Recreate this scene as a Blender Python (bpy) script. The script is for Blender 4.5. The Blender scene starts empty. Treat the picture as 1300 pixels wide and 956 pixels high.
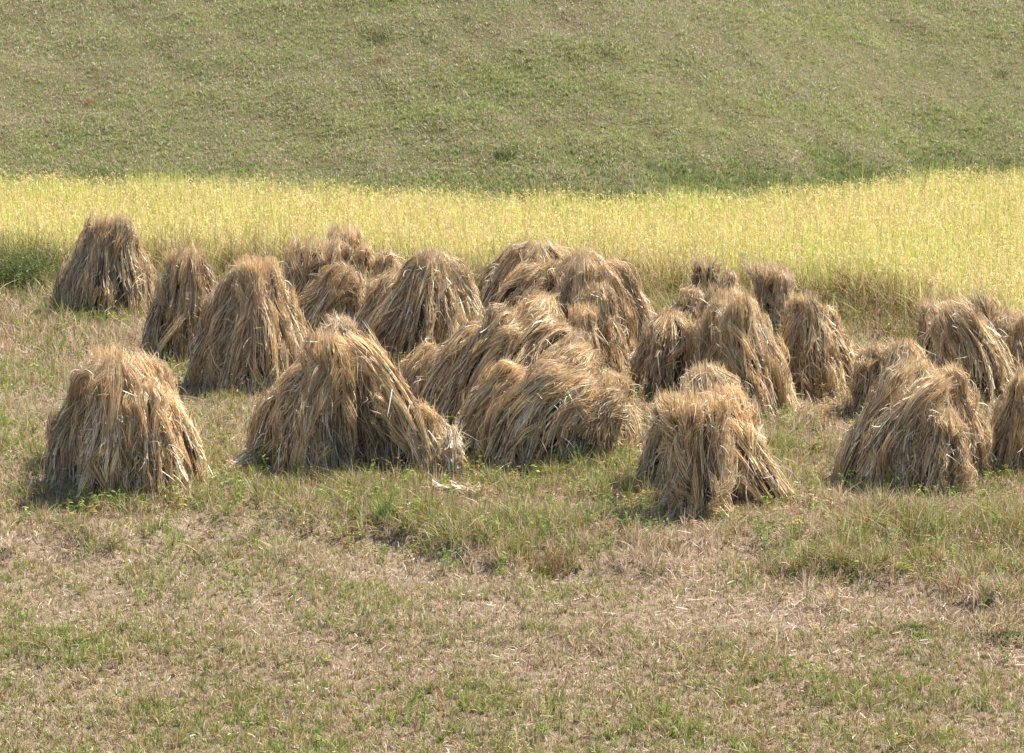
import bpy, math, random
import numpy as np

rng = np.random.default_rng(11)
random.seed(11)
scene = bpy.context.scene
COL = scene.collection

# ------------------------------------------------------------------ camera model
F = 3500.0                       # focal length in pixels of a 1300 px wide frame
H = 6.3
PITCH = math.atan(728.0 / F)
cp, sp = math.cos(PITCH), math.sin(PITCH)

def ray(px, py):
    a, b = (px - 650.0) / F, (478.0 - py) / F
    return np.array([a, cp + b * sp, -sp + b * cp])

def gnd(px, py):                 # point of the field seen at this pixel
    d = ray(px, py); t = H / -d[2]
    return d * t + np.array([0, 0, H])

def at_y(px, py, Y):
    d = ray(px, py); t = Y / d[1]
    return d * t + np.array([0, 0, H])

def mpp(Y):                      # metres per pixel at ground distance Y
    return (Y * cp + 5.5 * sp) / F

# ------------------------------------------------------------------ noise
class SinNoise:
    """smooth 2-d noise: sum of random plane waves"""
    def __init__(s, seed, scale, n=14, spread=.6):
        r = np.random.default_rng(seed)
        ang = r.uniform(0, 2 * np.pi, n)
        k = 2 * np.pi / (scale * r.uniform(1 - spread, 1 + spread, n))
        s.kx, s.ky, s.ph = np.cos(ang) * k, np.sin(ang) * k, r.uniform(0, 6.28, n)
        s.n = n
    def __call__(s, x, y):
        x = np.asarray(x, float); y = np.asarray(y, float)
        v = np.zeros(np.broadcast(x, y).shape)
        for a, b, c in zip(s.kx, s.ky, s.ph):
            v = v + np.sin(x * a + y * b + c)
        return v / math.sqrt(s.n / 2)            # about unit variance

nA, nB, nC, nD, nE = (SinNoise(1, 4.0), SinNoise(2, 1.6), SinNoise(3, .55), SinNoise(4, .22), SinNoise(5, 9.0))

def sstep(a, b, x):
    t = np.clip((x - a) / (b - a), 0, 1)
    return t * t * (3 - 2 * t)

# the low bank in front: world line from a few sighted points
_b = [gnd(x, y) for x, y in [(-250, 705), (0, 690), (250, 672), (450, 668), (640, 712), (820, 705), (960, 688), (1010, 708), (1120, 735), (1220, 762), (1300, 752), (1600, 760)]]
_bx, _by = np.array([p[0] for p in _b]), np.array([p[1] for p in _b])
def bank_y(x): return np.interp(x, _bx, _by)
# rice field edges (x world -> y world)
_rf = [(-14, 36.9), (-6.9, 36.6), (-2.6, 36.1), (.55, 35.5), (3.5, 34.4), (4.8, 33.5), (6.0, 31.9), (9, 29.0)]
_rb = [(-16, 42.6), (-8, 42.9), (-4.2, 42.0), (-.6, 40.9), (1.8, 40.4), (4.2, 41.3), (6.8, 43.2), (8.0, 43.5), (16, 44.4)]
def rice_front(x): return np.interp(x, [p[0] for p in _rf], [p[1] for p in _rf])
def rice_back(x): return np.interp(x, [p[0] for p in _rb], [p[1] for p in _rb])

def height(x, y):
    x = np.asarray(x, float); y = np.asarray(y, float)
    h = -0.10 * sstep(0.30, -0.35, y - bank_y(x) + .12 * nC(x, y) + .1 * nB(x, y))
    h = h + 0.018 * nB(x, y) + 0.010 * nC(x, y)
    d = np.maximum(y - (rice_back(x) + .25), 0)
    rise = .44 * (d - 1.0 * (1 - np.exp(-d / 1.0)))
    hill = 26 * np.tanh(rise / 26)
    h = h + hill + sstep(0, 3, d) * (.012 * nA(x, y) + .006 * nB(x, y))
    return h

# ------------------------------------------------------------------ materials
def nodes_of(m):
    m.use_nodes = True
    nt = m.node_tree; nt.nodes.clear()
    return nt, nt.nodes, nt.links

def fibre_material(name, rough=.55, trans=.3, spec=.25):
    m = bpy.data.materials.new(name); nt, N, L = nodes_of(m)
    out = N.new('ShaderNodeOutputMaterial'); at = N.new('ShaderNodeAttribute'); at.attribute_name = 'tint'
    geo = N.new('ShaderNodeTexCoord'); nz = N.new('ShaderNodeTexNoise'); nz.inputs['Scale'].default_value = 38
    nz.inputs['Detail'].default_value = 3
    L.new(geo.outputs['Object'], nz.inputs['Vector'])
    rmp = N.new('ShaderNodeMapRange'); rmp.inputs['From Min'].default_value = .3; rmp.inputs['From Max'].default_value = .7
    rmp.inputs['To Min'].default_value = .84; rmp.inputs['To Max'].default_value = 1.12
    L.new(nz.outputs['Fac'], rmp.inputs['Value'])
    hsv = N.new('ShaderNodeHueSaturation'); L.new(rmp.outputs['Result'], hsv.inputs['Value']); L.new(at.outputs['Color'], hsv.inputs['Color'])
    pb = N.new('ShaderNodeBsdfPrincipled'); pb.inputs['Roughness'].default_value = rough
    pb.inputs['Specular IOR Level'].default_value = spec
    L.new(hsv.outputs['Color'], pb.inputs['Base Color'])
    tr = N.new('ShaderNodeBsdfTranslucent'); L.new(hsv.outputs['Color'], tr.inputs['Color'])
    mx = N.new('ShaderNodeMixShader'); mx.inputs['Fac'].default_value = trans
    L.new(pb.outputs[0], mx.inputs[1]); L.new(tr.outputs[0], mx.inputs[2]); L.new(mx.outputs[0], out.inputs['Surface'])
    return m

M_STRAW = fibre_material('dry_straw', .5, .22, .3)
M_GRASS = fibre_material('grass_blades', .6, .35, .2)
M_RICE = fibre_material('ripe_rice', .55, .38, .25)

def ramp_material(name, stops, scales, bump=.4):
    m = bpy.data.materials.new(name); nt, N, L = nodes_of(m)
    out = N.new('ShaderNodeOutputMaterial'); tc = N.new('ShaderNodeTexCoord')
    pb = N.new('ShaderNodeBsdfPrincipled'); pb.inputs['Roughness'].default_value = .95; pb.inputs['Specular IOR Level'].default_value = .1
    n1 = N.new('ShaderNodeTexNoise'); n1.inputs['Scale'].default_value = scales[0]; n1.inputs['Detail'].default_value = 8; n1.inputs['Roughness'].default_value = .7
    n2 = N.new('ShaderNodeTexNoise'); n2.inputs['Scale'].default_value = scales[1]; n2.inputs['Detail'].default_value = 6
    L.new(tc.outputs['Object'], n1.inputs['Vector']); L.new(tc.outputs['Object'], n2.inputs['Vector'])
    ad = N.new('ShaderNodeMath'); ad.operation = 'MULTIPLY_ADD'; ad.inputs[1].default_value = .5
    L.new(n1.outputs['Fac'], ad.inputs[0])
    h = N.new('ShaderNodeMath'); h.operation = 'MULTIPLY'; h.inputs[1].default_value = .5
    L.new(n2.outputs['Fac'], h.inputs[0]); L.new(h.outputs[0], ad.inputs[2])
    cr = N.new('ShaderNodeValToRGB'); e = cr.color_ramp.elements
    e[0].position, e[0].color = stops[0][0], (*stops[0][1], 1)
    e[1].position, e[1].color = stops[-1][0], (*stops[-1][1], 1)
    for p, c in stops[1:-1]:
        k = e.new(p); k.color = (*c, 1)
    L.new(ad.outputs[0], cr.inputs['Fac']); L.new(cr.outputs['Color'], pb.inputs['Base Color'])
    bp = N.new('ShaderNodeBump'); bp.inputs['Strength'].default_value = bump; bp.inputs['Distance'].default_value = .03
    n3 = N.new('ShaderNodeTexNoise'); n3.inputs['Scale'].default_value = 45; n3.inputs['Detail'].default_value = 5
    L.new(tc.outputs['Object'], n3.inputs['Vector']); L.new(n3.outputs['Fac'], bp.inputs['Height']); L.new(bp.outputs[0], pb.inputs['Normal'])
    L.new(pb.outputs[0], out.inputs['Surface'])
    return m

M_GROUND = ramp_material('field_soil', [(.32, (.085, .065, .042)), (.45, (.13, .10, .066)), (.55, (.17, .13, .092)), (.68, (.13, .125, .058))], (3.0, 19.0))
M_HILL = ramp_material('hill_turf', [(.32, (.062, .066, .028)), (.45, (.085, .084, .037)), (.56, (.10, .085, .047)), (.70, (.085, .088, .036))], (1.2, 11.0))

# ------------------------------------------------------------------ mesh from ribbons
def new_mesh_object(name, V, Fq, C, mat, parent=None, Fn=None):
    """V (n,3) verts, Fq (m,4) quads, C (n,3) colour per vertex"""
    me = bpy.data.meshes.new(name)
    me.vertices.add(len(V)); me.vertices.foreach_set('co', V.astype(np.float32).ravel())
    me.loops.add(len(Fq) * 4); me.loops.foreach_set('vertex_index', Fq.astype(np.int32).ravel())
    me.polygons.add(len(Fq)); me.polygons.foreach_set('loop_start', (np.arange(len(Fq)) * 4).astype(np.int32))
    me.update(calc_edges=True)
    if C is not None:
        a = me.attributes.new('tint', 'FLOAT_COLOR', 'POINT')
        cc = np.ones((len(V), 4), np.float32); cc[:, :3] = C
        cc[:, :3] = np.clip(cc[:, :3], .01, .88); a.data.foreach_set('color', cc.ravel())
    me.materials.append(mat)
    o = bpy.data.objects.new(name, me); COL.objects.link(o)
    if parent is not None:
        o.parent = parent
        o.location = (0, 0, 0)
        o.matrix_parent_inverse = parent.matrix_basis.inverted()
    return o

def ribbons(P, W, C, roll=None):
    """P (n,K,3) points, W (n,K) widths, C (n,K,3) colours -> V,F,C"""
    n, K, _ = P.shape
    T = np.empty_like(P)
    T[:, 1:-1] = P[:, 2:] - P[:, :-2]; T[:, 0] = P[:, 1] - P[:, 0]; T[:, -1] = P[:, -1] - P[:, -2]
    T /= np.linalg.norm(T, axis=2, keepdims=True) + 1e-9
    if roll is None: roll = rng.normal(size=(n, 3))
    S = np.cross(T, roll[:, None, :]); S /= np.linalg.norm(S, axis=2, keepdims=True) + 1e-9
    V = np.stack([P - S * W[..., None] * .5, P + S * W[..., None] * .5], axis=2)      # n,K,2,3
    idx = np.arange(n * K * 2).reshape(n, K, 2)
    Fq = np.stack([idx[:, :-1, 0], idx[:, 1:, 0], idx[:, 1:, 1], idx[:, :-1, 1]], axis=-1).reshape(-1, 4)
    CC = np.repeat(C[:, :, None, :], 2, axis=2)
    return V.reshape(-1, 3), Fq, CC.reshape(-1, 3)

def join(parts):
    Vs, Fs, Cs, off = [], [], [], 0
    for V, Fq, C in parts:
        Vs.append(V); Fs.append(Fq + off); Cs.append(C); off += len(V)
    return np.concatenate(Vs), np.concatenate(Fs), np.concatenate(Cs)

def pick(cols, w, n, r=rng):
    cols = np.array(cols); w = np.array(w, float); w /= w.sum()
    c = cols[r.choice(len(cols), n, p=w)]
    return np.clip(c * r.normal(1, .13, (n, 1)) * r.normal(1, .04, (n, 3)), .01, .9)

STALK = ([(.66, .475, .275), (.50, .36, .22), (.80, .62, .39), (.19, .125, .07), (.87, .77, .58)], [4, 3.5, 3.2, 2.9, 2.2])
HEAD = ([(.79, .54, .28), (.84, .63, .37), (.58, .38, .19), (.86, .73, .51)], [4, 3, 2, 1])
PALE = ([(.80, .71, .56), (.70, .59, .42), (.84, .78, .68), (.52, .38, .22)], [3, 3, 1.5, 1.5])

# ------------------------------------------------------------------ the straw bundle
def catmull(P, n):
    P = np.asarray(P, float)
    if len(P) == 2: P = np.stack([P[0], (P[0] + P[1]) / 2, P[1]])
    Q = np.vstack([2 * P[0] - P[1], P, 2 * P[-1] - P[-2]])
    out = []
    m = len(P) - 1
    for t in np.linspace(0, m, n):
        i = min(int(t), m - 1); f = t - i
        a, b, c, d = Q[i], Q[i + 1], Q[i + 2], Q[i + 3]
        out.append(.5 * ((2 * b) + (c - a) * f + (2 * a - 5 * b + 4 * c - d) * f ** 2 + (3 * b - a - 3 * c + d) * f ** 3))
    return np.array(out)

def sheaf(parent, Y, st, n=1500, cap='dome', twist=0.0, gold=1.0, shag=1.0, tone=1.0, seed=None, ground=True, groove=1.0, uc=.80, name='sheaf', wmul=1.0, flare=1.0, pale=.0):
    """One bundle of straw.  st: stations (px, py, dy, half width px, half depth px), base first;
    Y: ground distance of the spine at the base."""
    r = np.random.default_rng(seed if seed is not None else int(abs(st[0][0]) * 131 + abs(st[-1][1]) * 17 + n))
    rows = []
    for i, (px, py, dy, wa, wb) in enumerate(st):
        yy = Y + dy; m = mpp(yy)
        if i == 0 and ground:
            p = at_y(px, 478, yy); p[0] = (px - 650) * m
            p[2] = float(height(p[0], yy)) - .02
        else:
            p = at_y(px, py, yy)
        rows.append(np.r_[p, wa * m, wb * m])
    TAB = 48
    tab = catmull(rows, 160)
    cum = np.r_[0, np.cumsum(np.linalg.norm(np.diff(tab[:, :3], axis=0), axis=1))]
    tab = np.stack([np.interp(np.linspace(0, cum[-1], TAB), cum, tab[:, j]) for j in range(5)], 1)
    uc = 1 - float(np.clip(1.25 * tab[-1, 3] / cum[-1], .10, .42))
    tab[:, 3:] = np.maximum(tab[:, 3:], .02)
    U = np.linspace(0, 1, TAB)
    T = np.gradient(tab[:, :3], axis=0)
    if ground:
        w = sstep(.35, 0, U)[:, None]
        T = T / (np.linalg.norm(T, axis=1, keepdims=True) + 1e-9)
        T = T * (1 - w) + np.array([0, 0, 1.]) * w
    T /= np.linalg.norm(T, axis=1, keepdims=True) + 1e-9
    N1 = -np.cross(T, np.array([0, 1., 0])); N1 /= np.linalg.norm(N1, axis=1, keepdims=True) + 1e-9
    N2 = np.cross(T, N1); N2 /= np.linalg.norm(N2, axis=1, keepdims=True)      # points away from the camera
    length = np.linalg.norm(np.diff(tab[:, :3], axis=0), axis=1).sum()
    k1 = r.integers(2, 6, 5); m1 = r.uniform(-2.5, 2.5, 5); f1 = r.uniform(0, 6.28, 5)
    k2 = r.integers(5, 12, 5); m2 = r.uniform(-5, 5, 5); f2 = r.uniform(0, 6.28, 5)
    k3 = r.integers(14, 30, 5); m3 = r.uniform(-8, 8, 5); f3 = r.uniform(0, 6.28, 5)
    def wav(k, m, f, th, u): return sum(np.sin(a * th + b * u + c) for a, b, c in zip(k, m, f)) / 1.6
    kl, fl_ = r.uniform(1.6, 3.2), r.uniform(0, 1)
    def layer(th, u): return kl * u + fl_ + .35 * wav(k1, m1 * 0, f3, th, 0 * u) + .18 * wav(k2, m1 * 0, f1, th, 0 * u)
    sweep = r.normal(0, .045, 2) if ground else np.zeros(2)
    def surf(th, rho, u, cmin=.03):
        uu = np.clip(u, 0, 1)
        g = [np.interp(uu, U, tab[:, j]) for j in range(5)]
        n1 = np.stack([np.interp(uu, U, N1[:, j]) for j in range(3)], -1)
        n2 = np.stack([np.interp(uu, U, N2[:, j]) for j in range(3)], -1)
        a, b = g[3], g[4]
        if cap == 'dome':
            c = np.sqrt(np.clip(1 - (np.clip(uu - uc, 0, 1) / (1 - uc)) ** 2, 0.0, 1))
            c = np.maximum(c, cmin)
            a, b = a * c, b * c
        lump = 1 + groove * (.10 * wav(k1, m1, f1, th, uu) + .055 * wav(k2, m2, f2, th, uu) + .02 * wav(k3, m3, f3, th, uu))
        gr = wav(k2, m2 * .5, f1, th, uu * .8)
        lump = lump - .38 * groove * np.exp(-(gr / .18) ** 2)
        rr = rho * lump
        sw = np.clip(uu - .5, 0, 1) ** 2 * 4
        p = np.stack([g[0] + sw * sweep[0], g[1] + sw * sweep[1], g[2]], -1) + n1 * (a * rr * np.cos(th) + 0)[..., None] + n2 * (b * rr * np.sin(th))[..., None]
        if cap == 'cup': p[..., 2] -= (.5 + .5 * np.cos(th)) * uu * .16
        outw = n1 * np.cos(th)[..., None] + n2 * np.sin(th)[..., None]
        return p, outw
    parts = []
    # solid heart of packed straw
    nt, nu = 40, 22
    umax = {'dome': .95, 'broom': .88, 'cup': .35}[cap]
    th, uu = np.meshgrid(np.linspace(0, 2 * np.pi, nt, endpoint=False), np.linspace(0, umax, nu))
    p, _ = surf(th + twist * uu, np.full_like(th, .60), uu)
    if cap == 'cup':                               # a bent wall of straw, open towards the front
        ka = np.arange(nt); half = nt // 2
        tt = np.where(ka < half, -.35 + (np.pi + .7) * ka / (half - 1), np.pi + .35 - (np.pi + .7) * (ka - half) / (half - 1))
        rw = np.where(ka < half, .94, .86)
        uu = np.linspace(0, .80, nu)[:, None] + 0 * th
        p, _ = surf(tt[None, :] + 0 * uu, rw[None, :] + 0 * uu, uu)
    p[0, :, 2] -= .03 if ground else 0
    V = p.reshape(-1, 3)
    top = V[-nt:].mean(0); bot = V[:nt].mean(0)
    V = np.vstack([V, top - (0 if cap == 'dome' else .08) * T[-1], bot])
    i = np.arange(nt); j = (i + 1) % nt
    Fq = [np.stack([a * nt + i, a * nt + j, (a + 1) * nt + j, (a + 1) * nt + i], -1) for a in range(nu - 1)]
    last = (nu - 1) * nt
    i2 = np.arange(0, nt, 2)
    Fq.append(np.stack([last + i2, last + (i2 + 1) % nt, last + (i2 + 2) % nt, np.full(len(i2), len(V) - 2)], -1))
    Fq.append(np.stack([(i2 + 2) % nt, (i2 + 1) % nt, i2, np.full(len(i2), len(V) - 1)], -1))
    parts.append((V, np.concatenate(Fq), np.tile(np.array([[.18, .13, .08] if cap == 'cup' else [.12, .085, .05]]) * tone, (len(V), 1))))  # heart coloured darker than its straw, painting the shade in gaps and hollows
    # strands that follow the bundle
    K = 7
    def angles(n):
        a = r.uniform(0, 2 * np.pi, n)
        f = r.random(n) < .35
        a[f] = r.uniform(np.pi, 2 * np.pi, f.sum())          # a few more on the weather side
        return a
    th0 = angles(n)
    L = r.uniform(.20, .72, n)
    u0 = r.uniform(0, 1, n) * (1.04 - L)
    st0 = r.random(n) < .22; u0[st0] = 0
    en = r.random(n) < .25; u0[en] = 1.0 + r.normal(0, .03, en.sum()) - L[en]
    s = np.linspace(0, 1, K)[None, :]
    u = u0[:, None] + L[:, None] * s
    lockdir = .5 * wav(k2, m2, f3, th0, u0)
    th = th0[:, None] + twist * u + (lockdir * .5)[:, None] * (s - .5) * L[:, None] + r.normal(0, .22, n)[:, None] * (s - .5) + .05 * wav(k1, m1 * 2, f2, th0[:, None] + 0 * u, u)
    rho = 1.0 - .16 * r.random(n)[:, None] ** 1.5 + r.normal(0, .02, (n, 1)) + 0 * s
    um = u[:, K // 2]; lm = layer(th0, um)
    ex = np.clip(1 - (layer(th, u) - np.floor(lm)[:, None]), -.3, 1.4)
    rho = rho + .15 * (ex - .5) * groove
    if cap == 'cup':
        inn = r.random(n) < .6; rho[inn] -= .24
    if cap == 'broom':
        inn = r.random(n) < .3
        rho[inn] *= np.sqrt(r.random(inn.sum()))[:, None]
    p, outw = surf(th, rho, u, .50)
    over = np.clip(u - 1, -.0, .3) * length
    p = p + over[..., None] * T[-1]
    tip = np.clip((s - .55) / .45, 0, 1) ** 2
    fl = np.abs(r.normal(0, .035, n)) * flare * shag
    fl = fl * (1 + 1.6 * np.clip(wav(k2, m1 * 3, f1, th0, u0 + L), 0, 1.5)); fl[r.random(n) < .1] *= 2.0; fl = np.minimum(fl, .13)
    p = p + outw * (fl[:, None] * tip)[..., None]
    drp = np.where(r.random(n) < .30, r.uniform(.5, 2.0, n), r.uniform(-.6, .3, n))
    p[..., 2] -= (fl * drp)[:, None] * tip
    bs = np.clip((.3 - s) / .3, 0, 1) ** 2
    keep = np.ones(n, bool)
    if ground:
        for _ in range(r.integers(6, 11)):
            ht, hu, ra, rb_ = r.uniform(np.pi, 2 * np.pi), r.uniform(.04, .75), r.uniform(.07, .16), r.uniform(.06, .15)
            dth = (th - twist * u - ht + np.pi) % (2 * np.pi) - np.pi
            hit = ((dth / ra) ** 2 + ((u - hu) / rb_) ** 2 < 1).any(1)
            keep &= ~(hit & (r.random(n) < .9))
    p = p + outw * (np.abs(r.normal(0, .02, n))[:, None] * bs)[..., None]
    p = p + (r.normal(0, .006, (n, 3))[:, None, :] * np.sin(s * math.pi * 1.3 + r.uniform(0, 3, n)[:, None])[..., None])
    W = np.where(r.random(n) < .25, r.uniform(.009, .015, n), r.uniform(.005, .009, n))[:, None] * wmul * (1 - .75 * s ** 3)
    cs = pick(*STALK, n, r); ch = pick(*HEAD, n, r)
    cs = cs * r.normal(1, .16, (n, 1)).clip(.5, 1.5)
    cs = cs * np.clip(1 + .13 * wav(k1, m2, f2, th0, u0) + .10 * wav(k3, m3, f1, th0, u0), .6, 1.4)[:, None]
    hd = sstep(.50, .95, np.clip(u + r.normal(0, .12, n)[:, None], 0, 1.1)) * gold
    hd = np.clip(hd + (gold * .25 * (r.random(n) < .3))[:, None], 0, 1)
    C = cs[:, None, :] * (1 - hd[..., None]) + ch[:, None, :] * hd[..., None]
    if pale > 0:
        f = r.random(n) < pale; C[f] = pick(*PALE, f.sum(), r)[:, None, :]
    def closed(a, b):                          # an open mouthed bundle has no straw across its front
        if cap != 'cup': return np.ones(len(a), bool)
        return ~((np.sin(a) < -.30) & (b > .36 + .10 * np.sin(3 * a)))
    keep &= closed(th0, u[:, -1] - .02)
    parts.append(ribbons(p[keep], W[keep], C[keep] * tone, (r.normal(size=(n, 3)) * .8 + outw[:, 3] * 1.0)[keep]))
    # wads: locks of straw lying over the bundle at their own slant
    nw = max(4, int(n / 95 * shag)); kw = 34
    tc = np.where(r.random(nw) < .7, r.uniform(np.pi * .9, 2.1 * np.pi, nw), r.uniform(0, 6.28, nw)); uc_ = r.uniform(.12, .93, nw)
    wl = r.uniform(.16, .42, nw); sl_ = r.normal(0, .75, nw) + twist * .4; lift_ = r.uniform(.012, .075, nw); wg = r.random(nw) ** .8
    i_ = np.repeat(np.arange(nw), kw); m_ = len(i_)
    sW = np.linspace(0, 1, 7)[None, :]
    ln_ = (wl[i_] * r.uniform(.6, 1.1, m_))[:, None]
    uw = uc_[i_][:, None] + r.normal(0, .03, (m_, 1)) + ln_ * (sW - .5)
    fan = r.normal(0, .075, m_)[:, None] * (1 + 1.0 * (sW - .4))
    tw_ = tc[i_][:, None] + fan + sl_[i_][:, None] * ln_ * (sW - .5) * 2 + twist * uw
    pw, ow = surf(tw_, 1.0 + 0 * uw, uw, .5)
    arch = lift_[i_][:, None] * (np.sin(np.pi * np.clip(sW * .9 + .05, 0, 1)) + 1.1 * sW ** 3) + r.uniform(-.02, .02, (m_, 1)) + np.abs(r.normal(0, .03, (m_, 1))) * sW ** 3 * shag
    pw = pw + ow * arch[..., None] + np.clip(uw - 1, 0, .3)[..., None] * length * T[-1]
    pw[..., 2] -= (r.uniform(0, .05, nw)[i_])[:, None] * sW ** 3
    Ww = r.uniform(.0035, .0085, m_)[:, None] * (1 - .75 * sW ** 3)
    cw = pick(*STALK, m_, r) * (1 - (wg * gold * .8)[i_][:, None]) + pick(*HEAD, m_, r) * (wg * gold * .8)[i_][:, None]
    cw = cw * r.uniform(.72, 1.30, nw)[i_][:, None]
    kk = closed(tw_[:, 3], uw[:, -1])
    parts.append(ribbons(pw[kk], Ww[kk], (np.repeat(cw[:, None, :], 7, 1) * tone)[kk], r.normal(size=(m_, 3))[kk]))
    # fuzz of seed heads round the upper part
    nf = int(n * .85)
    th0 = angles(nf); uf = .97 - np.abs(r.normal(0, .20, nf)) if cap == 'dome' else 1 - np.abs(r.normal(0, .12, nf))
    uf = np.clip(uf, .45, 1.0)
    rh = np.where(r.random(nf) < .5, r.uniform(.85, 1.02, nf), np.sqrt(r.random(nf)) if cap == 'broom' else r.uniform(.86, 1.03, nf))
    p0, o0 = surf(th0 + twist * uf, rh, uf, .35)
    tdir = np.stack([np.interp(uf, U, T[:, j]) for j in range(3)], -1)
    lift = (r.uniform(.05, .75, nf) ** 1.3)[:, None] if cap == 'dome' else r.uniform(.0, .5, nf)[:, None]
    ln_x = np.where(r.random(nf) < .06, 1.55, 1.0)
    lockd = np.stack([wav(k2, m2, f1, th0, uf), wav(k1, m1, f2, th0, uf), 0 * uf], -1) * .22
    d = tdir + o0 * lift + lockd + r.normal(0, .22, (nf, 3)); d /= np.linalg.norm(d, axis=1, keepdims=True)
    ln = r.uniform(.07, .24, nf) * shag * ln_x
    sK = np.linspace(0, 1, 4)[None, :]
    p = p0[:, None, :] + d[:, None, :] * (ln[:, None] * sK)[..., None] + np.array([0, 0, -1.]) * (ln[:, None] * np.where(r.random(nf) < .3, r.uniform(.4, 1.1, nf), r.uniform(0, .35, nf))[:, None] * sK ** 2)[..., None]
    W = r.uniform(.004, .008, nf)[:, None] * (1 - .7 * sK ** 2) * wmul
    C = np.repeat(pick(*HEAD, nf, r)[:, None, :], 4, 1)
    if gold < 1: C = C * gold + np.repeat(pick(*STALK, nf, r)[:, None, :], 4, 1) * (1 - gold)
    kk = closed(th0, uf)
    fuzz = ribbons(p[kk], W[kk], (C * tone)[kk], r.normal(size=(nf, 3))[kk])
    # stray leaves and broken straws
    ns = max(70, int(n * .14 * shag))
    th0 = angles(ns); uf = r.uniform(0.02, .98, ns)
    p0, o0 = surf(th0 + twist * uf, r.uniform(.93, 1.03, ns), uf)
    tdir = np.stack([np.interp(uf, U, T[:, j]) for j in range(3)], -1)
    sgn = np.where(r.random(ns) < .5, 1, -1)[:, None]
    d = tdir * sgn * r.uniform(.2, 1.1, (ns, 1)) + o0 * r.uniform(.05, .55, (ns, 1)) + r.normal(0, .45, (ns, 3)) * np.array([1, .5, 1])
    d /= np.linalg.norm(d, axis=1, keepdims=True)
    ln = r.uniform(.06, .24, ns)
    sK = np.linspace(0, 1, 6)[None, :]
    p = p0[:, None, :] + d[:, None, :] * (ln[:, None] * sK)[..., None] + np.array([0, 0, -1.]) * (ln[:, None] * r.uniform(.2, 1.1, ns)[:, None] * sK ** 2)[..., None]
    p = p + r.normal(0, .5, (ns, 3))[:, None, :] * (ln[:, None] * (sK - sK ** 2))[..., None]
    W = r.uniform(.004, .010, ns)[:, None] * (1 - .8 * sK ** 2)
    C = np.repeat(pick(*PALE, ns, r)[:, None, :], 6, 1)
    loose = ribbons(p, W, C * tone, r.normal(size=(ns, 3)))
    # foot: stalk ends splayed on the earth
    if ground:
        FEET.append((tab[0, 0], tab[0, 1], tab[0, 3], tab[0, 4]))
        nb = int(n * .16)
        th0 = angles(nb); uf = r.uniform(.04, .16, nb)
        p0, o0 = surf(th0, r.uniform(.9, 1.0, nb), uf)
        sK = np.linspace(0, 1, 5)[None, :]
        oh = o0 * np.array([1, 1, 0]); sp_ = r.uniform(.02, .13, nb)
        p = p0[:, None, :] + (oh[:, None, :] + r.normal(0, .5, (nb, 3))[:, None, :] * np.array([1, 1, 0])) * (sp_[:, None] * sK)[..., None]
        g = height(p[:, -1, 0], p[:, -1, 1])
        p[..., 2] = p0[:, 2:3] * (1 - sK) + (g[:, None] + .01) * sK
        W = r.uniform(.004, .010, nb)[:, None] * (1 - .3 * sK)
        C = np.repeat(pick(*STALK, nb, r)[:, None, :], 5, 1)
        parts.append(ribbons(p, W, C * tone, r.normal(size=(nb, 3))))
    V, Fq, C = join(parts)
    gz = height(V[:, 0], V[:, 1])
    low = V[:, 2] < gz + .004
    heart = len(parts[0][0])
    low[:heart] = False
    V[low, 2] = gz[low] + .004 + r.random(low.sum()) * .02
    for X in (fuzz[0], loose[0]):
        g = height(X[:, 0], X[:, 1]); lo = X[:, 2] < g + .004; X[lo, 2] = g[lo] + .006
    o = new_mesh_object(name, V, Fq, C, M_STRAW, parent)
    hd_ = new_mesh_object('seed_heads', *fuzz, M_STRAW, None)
    hd_.parent = o; hd_.matrix_parent_inverse = parent.matrix_basis.inverted()
    LOOSE.setdefault(parent.name, (parent, []))[1].append(loose)
    return o

LOOSE = {}
FEET = []
def finish_shocks():
    for parent, parts in LOOSE.values():
        new_mesh_object('loose_straws', *join(parts), M_STRAW, parent)

def shock(label, bx, by, group='straw shocks standing in the harvested field', cat='straw shock', name='straw_shock'):
    g = gnd(bx, by)
    e = bpy.data.objects.new(name, None); COL.objects.link(e)
    e.empty_display_size = .2
    e.location = (g[0], g[1] + .3, float(height(g[0], g[1] + .3)))
    e['label'] = label; e['category'] = cat
    if group: e['group'] = group
    return e

def cone(parent, bx, by, bw, tx, ty, tw, depth=.75, tdep=.7, bulge=.0, dy=0.0, lean=0.0, n=None, cap='dome', mid=None, **k):
    """upright sheaf: (bx,by) middle of its front foot, half width bw; top (tx,ty) half width tw; all sighted"""
    Y0 = gnd(bx, by)[1]; m = mpp(Y0)
    Y = Y0 + bw * depth * m * .9 + dy
    mx, my = (bx + tx) / 2, (by + ty) / 2
    if mid: mx += mid[0]; my += mid[1]
    mw = (bw + tw) / 2 * (1 + bulge)
    # spine base pixel (unused height) and stations
    ytop = ty + (0 if cap == 'dome' else 4)
    st = [(bx, by, 0, bw, bw * depth),
          (mx + (bx - mx) * .0, my, lean * .5, mw, mw * depth),
          (tx, ytop + tw * .25, lean, tw, tw * tdep + 3),
          (tx + (tx - mx) * .08, ytop, lean * 1.05, tw * .85, tw * tdep * .8 + 2)]
    tw *= .80; bw *= 1.04
    if n is None: n = int(26 * (by - ty) * (bw + tw) / 130) + 350
    return sheaf(parent, Y, st, n=n, cap=cap, **k)

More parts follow.
